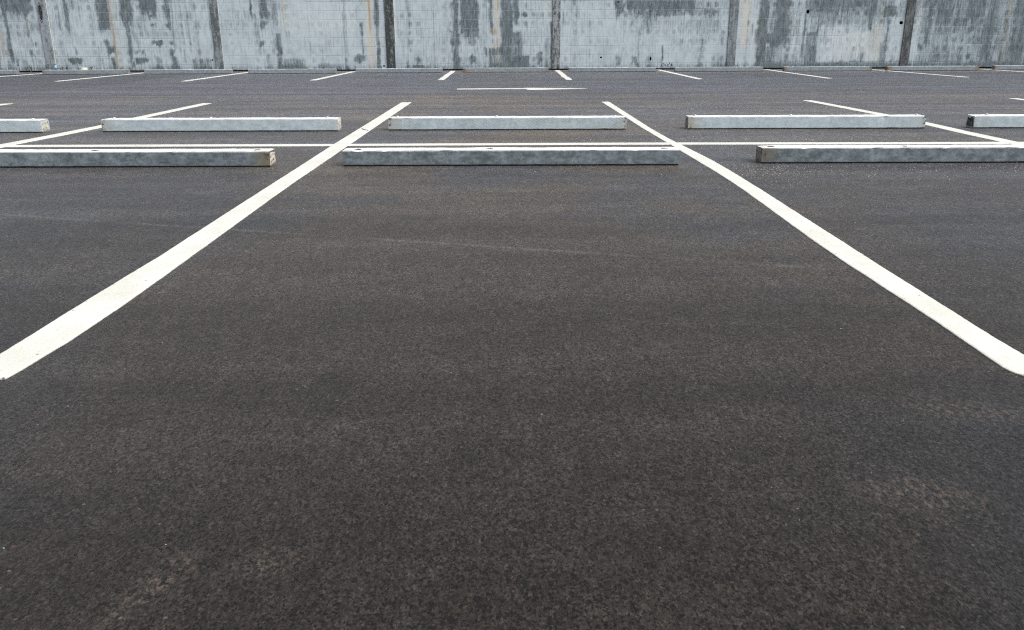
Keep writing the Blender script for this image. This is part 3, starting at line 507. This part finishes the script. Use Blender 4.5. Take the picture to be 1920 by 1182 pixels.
# ------------------------------------------------------------------ wheel stops
def stop_body(L, D, H, mat, seed, root, taper=.006):
    V, F = [], []; n = 70
    prof = [(.022, .0), (.018, .0075), (.002, .009), (taper-.001, H-.006), (taper+.004, H), (D-taper-.004, H), (D-taper+.001, H-.006), (D-.002, .009), (D-.018, .0075), (D-.022, .0)]
    m = len(prof)
    for k in range(n+1):
        x = -L/2 + L*k/n; ed = 1.0 if k in (0, n) else 0.0
        for j, (a, b) in enumerate(prof):
            r = .0016*mnoise.noise(Vector((x*5, j*.7, seed))) + .0012*mnoise.noise(Vector((x*28, j*1.3, seed)))
            chip = max(0, mnoise.noise(Vector((x*11, seed*2.1, j//4*3)))-.40)*.022 if j in (3, 4) else 0
            yy = a + r + (chip if j in (3, 4, 1, 2) else 0); zz = b + (r if b > .02 else 0) - (chip*.7 if j in (3, 4) else 0)
            if j in (0, 1, 2, 7, 8, 9): zz += max(0, mnoise.noise(Vector((x*9, seed, 7)))) * .004
            if ed: yy += (.002 if a < D/2 else -.002); zz -= .002 if b > H/2 else 0
            xx = x + (.003*mnoise.noise(Vector((j*1.9, seed, 3))) if ed else 0)
            V.append((xx, yy, zz))
    for k in range(n):
        for j in range(m): q = k*m; F.append((q+j, q+m+j, q+m+(j+1) % m, q+(j+1) % m))
    F.append(tuple(range(m))); F.append(tuple(n*m+j for j in range(m-1, -1, -1)))
    return mesh('beam', V, F, mat, root)
def end_face(L, D, H, side, mat, root, seed, label=None, proud=.0028):
    V, F = [], []; ny, nz = 9, 7; x = side*(L/2+proud)
    for j in range(nz):
        for i in range(ny):
            u, w = i/(ny-1), j/(nz-1); tp = .006*w
            yy = .010+tp + (D-.020-2*tp)*u; zz = .006+(H-.013)*w; nn = mnoise.noise(Vector((yy*40, zz*40, seed)))
            edge = min(u, 1-u, w, 1-w) < .01; V.append((x + side*(-.004 if edge else .0022*nn), yy + .002*nn, zz + .001*nn))
    for j in range(nz-1):
        for i in range(ny-1): q = j*ny+i; F.append((q, q+1, q+ny+1, q+ny))
    o = mesh('end_face', V, F, mat, root)
    if label: o['label'] = label
    return o
M_BOLT = plain('galvanised_bolt', (.62, .62, .60), .5, .5, .2, .2, Metallic=.25); M_SUNK = plain('sunk_bolt', (.035, .032, .03), .8, .3, .5)
def bolt(x, y, H, root, mat):
    V, F = [], []; n = 12
    prof = [(.019, 0), (.019, .003), (.012, .0032), (.012, .008), (.010, .011), (.004, .0125)]
    for r, z in prof:
        for i in range(n): a = 2*math.pi*i/n; V.append((x+r*math.cos(a), y+r*math.sin(a), H-.001+z))
    for j in range(len(prof)-1):
        for i in range(n): F.append((j*n+i, j*n+(i+1) % n, (j+1)*n+(i+1) % n, (j+1)*n+i))
    F.append(tuple((len(prof)-1)*n+i for i in range(n)))
    return mesh('bolt', V, F, mat, root)
def sunk(x, y, H, root):
    V, F = [], []; n = 14
    for r, z in ((.022, -.003), (.020, .0012), (.013, .0005), (.006, .0022)):
        for i in range(n):
            a = 2*math.pi*i/n; rr = r*(1+.12*math.sin(3*a+x*9)); V.append((x+rr*1.15*math.cos(a), y+rr*math.sin(a), H+z))
    for j in range(3):
        for i in range(n): F.append((j*n+i, j*n+(i+1) % n, (j+1)*n+(i+1) % n, (j+1)*n+i))
    F.append(tuple(3*n+i for i in range(n)))
    return mesh('sunk_bolt', V, F, M_SUNK, root)

def wheel_stop(xl, xr, y, H, mat, seed, label, group, D=.15, rz=0.0):
    L = xr-xl; cx = (xl+xr)/2; root = empty('wheel_stop', (cx, y, gz(cx, y)+.0005), SKEW+rz)
    tag(root, label, 'wheel stop', group); stop_body(L, D, H, mat, seed, root); return root, cx, L
E_DARK = make_end('end_dark_blue', (.11, .11, .09), (.015, .017, .045), (.16, .13, .045), .8)
E_CREAM = make_end('end_cream', (.50, .49, .40), (.10, .095, .075), (.42, .42, .36), .25)
E_PALE = make_end('end_pale_chipped', (.52, .46, .39), (.03, .03, .07), (.40, .38, .36), .30)
E_BROWN = make_end('end_brown_blue', (.20, .15, .10), (.05, .11, .19), (.30, .22, .14), .55)
E_GREY = make_end('end_grey', (.33, .34, .33), (.12, .12, .12), (.24, .25, .25), .3)
# front row: dirty sides, bright tops
GF, GM, GB = 'front row of concrete wheel stops', 'middle row of concrete wheel stops', 'far row of concrete wheel stops along the wall'
lt, dk, tp = (.185, .222, .243), (.074, .091, .101), (.72, .72, .70)
H1 = .0965
rows = [(-3.515, -1.475, 5.325, .95, (0, .9), (.15, .13, .085), 'dark mottled wheel stop at the left of the front row with pale chipped end', E_GREY, E_PALE, (-2.588, -1.567)),
        (-1.025, 1.063, 5.300, 1.0, (0, 0), (.1, .1, .1), 'dark mottled concrete wheel stop in the middle of the front row', E_DARK, E_GREY, (-.94, -.111, .978)),
        (1.590, 3.640, 5.322, .85, (.75, 0), (.115, .10, .075), 'blue-grey wheel stop at the right of the front row with crumbled brown end', E_BROWN, E_GREY, (1.663, 2.499))]
for i, (a, b, y, dr, st, sc_, lb, e0, e1, hs_) in enumerate(rows):
    m = make_concrete('front_concrete_%d' % i, lt, dk, tp, dr, st, sc_, 3.3*i+1, (b-a)/2)
    r, cx, L = wheel_stop(a, b, y, H1, m, i+1, lb, GF)
    end_face(L, .15, H1, -1, e0, r, i+.5, 'crumbled brown and blue end' if e0 is E_BROWN else None); end_face(L, .15, H1, 1, e1, r, i+.9, 'pale chipped end with dark holes' if e1 is E_PALE else None)
    for h_ in hs_: sunk(h_-cx, .075, H1, r)
lt2, dk2, tp2 = (.405, .475, .510), (.30, .355, .38), (.64, .65, .65); H2 = .1055
rows = [(-6.03, -3.977, 7.425, (0, 0), 'pale wheel stop cut by the left edge, showing its cream right end', E_GREY, E_CREAM, (-4.07,), .5, .7),
        (-3.480, -1.445, 7.430, (.5, .15), 'pale wheel stop of the middle row, just left of the central bay', E_DARK, E_PALE, (-3.392, -2.553, -1.547), .45, 0),
        (-1.021, 1.026, 7.440, (.55, .35), 'pale wheel stop of the middle row in the central bay', E_GREY, E_BROWN, (-.95, -.089, .934), .55, .8),
        (1.557, 3.584, 7.405, (.7, .3), 'pale cracked wheel stop of the middle row, just right of the central bay', E_BROWN, E_GREY, (1.626, 2.449, 3.532), .4, .2),
        (3.998, 6.03, 7.360, (.1, 0), 'pale wheel stop of the middle row cut by the right edge, dark left end', E_DARK, E_GREY, (4.131,), .45, 0)]
for i, (a, b, y, st, lb, e0, e1, hs_, dr, ht) in enumerate(rows):
    m = make_concrete('middle_concrete_%d' % i, lt2, dk2, tp2, dr, st, (.30, .27, .21), 2.3*i+5, (b-a)/2, ht*.55)
    r, cx, L = wheel_stop(a, b, y, H2, m, i+11, lb, GM)
    end_face(L, .15, H2, -1, e0, r, i+.5, 'blackened left end' if e0 is E_DARK else None); end_face(L, .15, H2, 1, e1, r, i+.9, 'cream end with dark chips' if e1 is E_CREAM else None)
    for h_ in hs_: bolt(h_-cx, .075, H2, r, M_BOLT)
lt3, dk3, tp3 = (.235, .275, .305), (.15, .18, .205), (.50, .52, .53); H3 = .100
frow = [(-13.60, -11.60, 20.99, 0, .2), (-10.92, -8.90, 20.84, .6, .3), (-8.49, -6.44, 20.75, 0, .2), (-6.05, -3.99, 20.73, 0, .2), (-3.54, -1.50, 20.80, 0, .15), (-1.01, 1.01, 20.85, .9, .5),
        (1.48, 3.53, 20.80, .3, 0), (3.98, 6.05, 20.75, .2, .2), (6.53, 8.58, 20.66, .8, .7), (8.96, 11.10, 20.66, 1, .8), (11.60, 13.65, 20.85, .6, 0)]
on11 = ['first', 'second', 'third', 'fourth', 'fifth', 'sixth', 'seventh', 'eighth', 'ninth', 'tenth', 'eleventh']
ex = {0: 'cut by the left edge', 1: 'with litter behind it', 5: 'with an orange-brown left end', 8: 'with rusty stained ends', 9: 'with brown rust on both ends', 10: 'cut by the right edge'}
for i, (a, b, y, s0, s1) in enumerate(frow):
    m = make_concrete('far_concrete_%d' % i, lt3, dk3, tp3, .5, (s0, s1), (.17, .115, .065), 1.9*i+9, (b-a)/2)
    lb = f'grey wheel stop along the wall, {on11[i]} from the left' + (', ' + ex[i] if i in ex else '')
    r, cx, L = wheel_stop(a, b, y, H3, m, i+31, lb, GB)

# ------------------------------------------------------------------ litter, weeds and twig
def lathe(prof, n=20):
    V, F = [], []
    for r, z in prof:
        for i in range(n): a = 2*math.pi*i/n; V.append((r*math.cos(a), r*math.sin(a), z))
    for j in range(len(prof)-1):
        for i in range(n): F.append((j*n+i, j*n+(i+1) % n, (j+1)*n+(i+1) % n, (j+1)*n+i))
    return V, F
GZW = -.0685
b = empty('plastic_bottle', (-11.345, 22.36, GZW)); tag(b, 'small light blue plastic bottle standing at the foot of the wall', 'bottle')
v, f = lathe([(.001, 0), (.03, 0), (.034, .008), (.034, .045), (.031, .05), (.034, .055), (.034, .12), (.030, .145), (.014, .175), (.012, .185), (.001, .185)])
mesh('bottle_body', v, f, plain('blue_plastic', (.24, .42, .50), .3, .5, 0, .15), b, True)
v, f = lathe([(.001, .186), (.016, .186), (.016, .206), (.014, .209), (.001, .209)]); mesh('cap', v, f, plain('teal_cap', (.10, .25, .30), .4, .5), b, True)
v, f = lathe([(.0348, .06), (.0352, .063), (.0352, .098), (.0348, .10)]); mesh('bottle_label', v, f, plain('dark_blue_film', (.06, .10, .26), .4), b, True)
c = empty('foam_tub', (-10.62, 22.33, GZW)); tag(c, 'cream foam tub lying upside down at the foot of the wall', 'tub')
v, f = lathe([(.092, 0), (.092, .008), (.084, .012), (.074, .105), (.066, .112), (.001, .113)], 28); mesh('tub_shell', v, f, plain('cream_foam', (.48, .50, .40), .7, .3, .1, .1), c, True)
v, f = lathe([(.095, .0095), (.095, .018), (.0925, .018), (.0925, .0095)], 28); mesh('tub_rim', v, f, plain('cream_rim', (.44, .46, .37), .7, .3), c, True)
M_LEAF = plain('weed_leaf', (.055, .075, .045), .7, .3, 0, .5); M_STEM = plain('weed_stem', (.10, .075, .055), .8)
def weed(x, y, h, ns, seed, label, dry=False):
    rn = random.Random(seed); r = empty('weed', (x, y, GZW)); tag(r, label, 'weed', 'weeds at the foot of the wall')
    SV, SF, LV, LF = [], [], [], []
    for s_ in range(ns):
        a = rn.uniform(0, 6.28); ln = rn.uniform(.06, .42)*h; hh = h*rn.uniform(.6, 1.0); p0 = Vector((rn.uniform(-.02, .02), rn.uniform(-.01, .01), 0))
        pts = [p0 + Vector((math.cos(a)*ln*(k/5)**1.6, .35*math.sin(a)*ln*(k/5)**1.6, hh*k/5)) for k in range(6)]
        for k, p in enumerate(pts):
            w = .0028*(1-k/7)
            for q in range(4): SV.append(p + Vector((w*math.cos(q*1.571), w*math.sin(q*1.571), 0)))
        o0 = len(SV)-24
        for k in range(5):
            for q in range(4): SF.append((o0+k*4+q, o0+k*4+(q+1) % 4, o0+k*4+4+(q+1) % 4, o0+k*4+4+q))
        for q in range(rn.randint(4, 8)):
            p = pts[rn.randint(1, 5)]; d = Vector((rn.uniform(-1, 1), rn.uniform(-.6, .6), rn.uniform(-.1, .8))).normalized(); l = rn.uniform(.018, .04); sd_ = d.cross(Vector((0, 1, .2))).normalized()*l*.28
            k0 = len(LV); LV += [p, p+d*l*.5+sd_, p+d*l, p+d*l*.5-sd_]; LF.append((k0, k0+1, k0+2, k0+3))
    mesh('stem', SV, SF, M_STEM, r); mesh('leaves', LV, LF, M_LEAF, r)
for i, (x, y, h, ns, lb) in enumerate([(-11.56, 22.40, .20, 5, 'tallest dark weed at the wall beside the light blue bottle'), (-11.47, 22.38, .15, 4, 'short weed just left of the light blue bottle'), (-11.22, 22.40, .13, 6, 'bushy low weed just right of the light blue bottle'),
        (-11.06, 22.40, .14, 5, 'low weed between the light blue bottle and the cream tub'), (-10.77, 22.42, .16, 3, 'thin weed left of the cream tub'), (-10.47, 22.40, .15, 5, 'dark weed right of the cream tub'), (-12.02, 22.42, .17, 4, 'lone weed in the gap between the two leftmost far stops')]):
    weed(x, y, h, ns, 40+i, lb)
def twig():
    V, F = [], []; A, B = Vector((-1.265, 7.545, 0)), Vector((-1.185, 7.405, 0)); n = 8
    for k in range(n+1):
        p = A.lerp(B, k/n) + Vector((.003*math.sin(k*1.3), .004*math.cos(k*.9), gz(A.x, A.y)+.0075)); r = .0035*(1-.5*k/n)
        for q in range(5): V.append(p + Vector((r*math.cos(q*1.257), 0, r*math.sin(q*1.257))))
    for k in range(n):
        for q in range(5): F.append((k*5+q, k*5+(q+1) % 5, k*5+5+(q+1) % 5, k*5+5+q))
    o = mesh('twig', V, F, plain('dry_twig', (.16, .14, .12), .9)); tag(o, 'thin dry twig lying on the left long white line', 'twig')
twig()
# loose pale chips
def chips():
    rn = random.Random(77); V, F = [], []
    def put(x, y, s_):
        if y - SKEW*x > GUT: return
        z = gz(x, y); a = rn.uniform(0, 3.14); k = len(V); ang = [a + 2*math.pi*q/5 + rn.uniform(-.3, .3) for q in range(5)]
        for t_ in ang: V.append((x+s_*math.cos(t_), y+s_*.8*math.sin(t_), z-.0005))
        for t_ in ang: V.append((x+s_*.6*math.cos(t_), y+s_*.5*math.sin(t_), z+s_*rn.uniform(.4, .8)))
        F.append(tuple(k+5+q for q in range(5)))
        for q in range(5): F.append((k+q, k+(q+1) % 5, k+5+(q+1) % 5, k+5+q))
    for cx, cy_, sx, sy_, n, sz in ((1.55, 5.12, .16, .14, 170, .0034), (1.9, 5.0, .4, .16, 170, .003), (2.7, 5.1, .7, .2, 260, .003), (3.4, 4.9, .35, .25, 150, .0032), (1.4, 5.9, .14, .35, 90, .003), (2.3, 6.65, .9, .12, 220, .0042),
                                    (1.95, 6.0, .5, .25, 60, .003), (2.9, 9.4, .8, .5, 220, .0055), (2.2, 8.3, .6, .5, 70, .004), (2.6, 4.2, .8, .45, 110, .0024), (1.45, 4.9, .1, .2, 60, .003), (-.2, 5.05, .6, .15, 18, .003), (-2.4, 19.5, 1.0, .5, 14, .013), (7.8, 19.8, 1.2, .4, 24, .010), (1.0, 19.6, 2.5, .6, 10, .010)):
        for q in range(n): put(rn.gauss(cx, sx), rn.gauss(cy_, sy_), sz*rn.uniform(.45, 1.5))
    for q in range(700):
        y = 1+rn.random()**.8*11; put(rn.uniform(-1, 1)*(y*.62+.3), y, .0011*rn.uniform(.4, 1.5)*(1+y*.14))
    t = NT('pale_grit'); P = t.pos(); m = t.done(t.mix(t.ss(t.noise(P, 30, 2), .35, .65), (.36, .36, .35), (.17, .165, .155)), .8, None, .4)
    o = mesh('gravel', V, F, m); tag(o, 'scattered pale grit and stone chips on the asphalt, thickest by the right-hand stops', None, None, 'stuff')
chips()
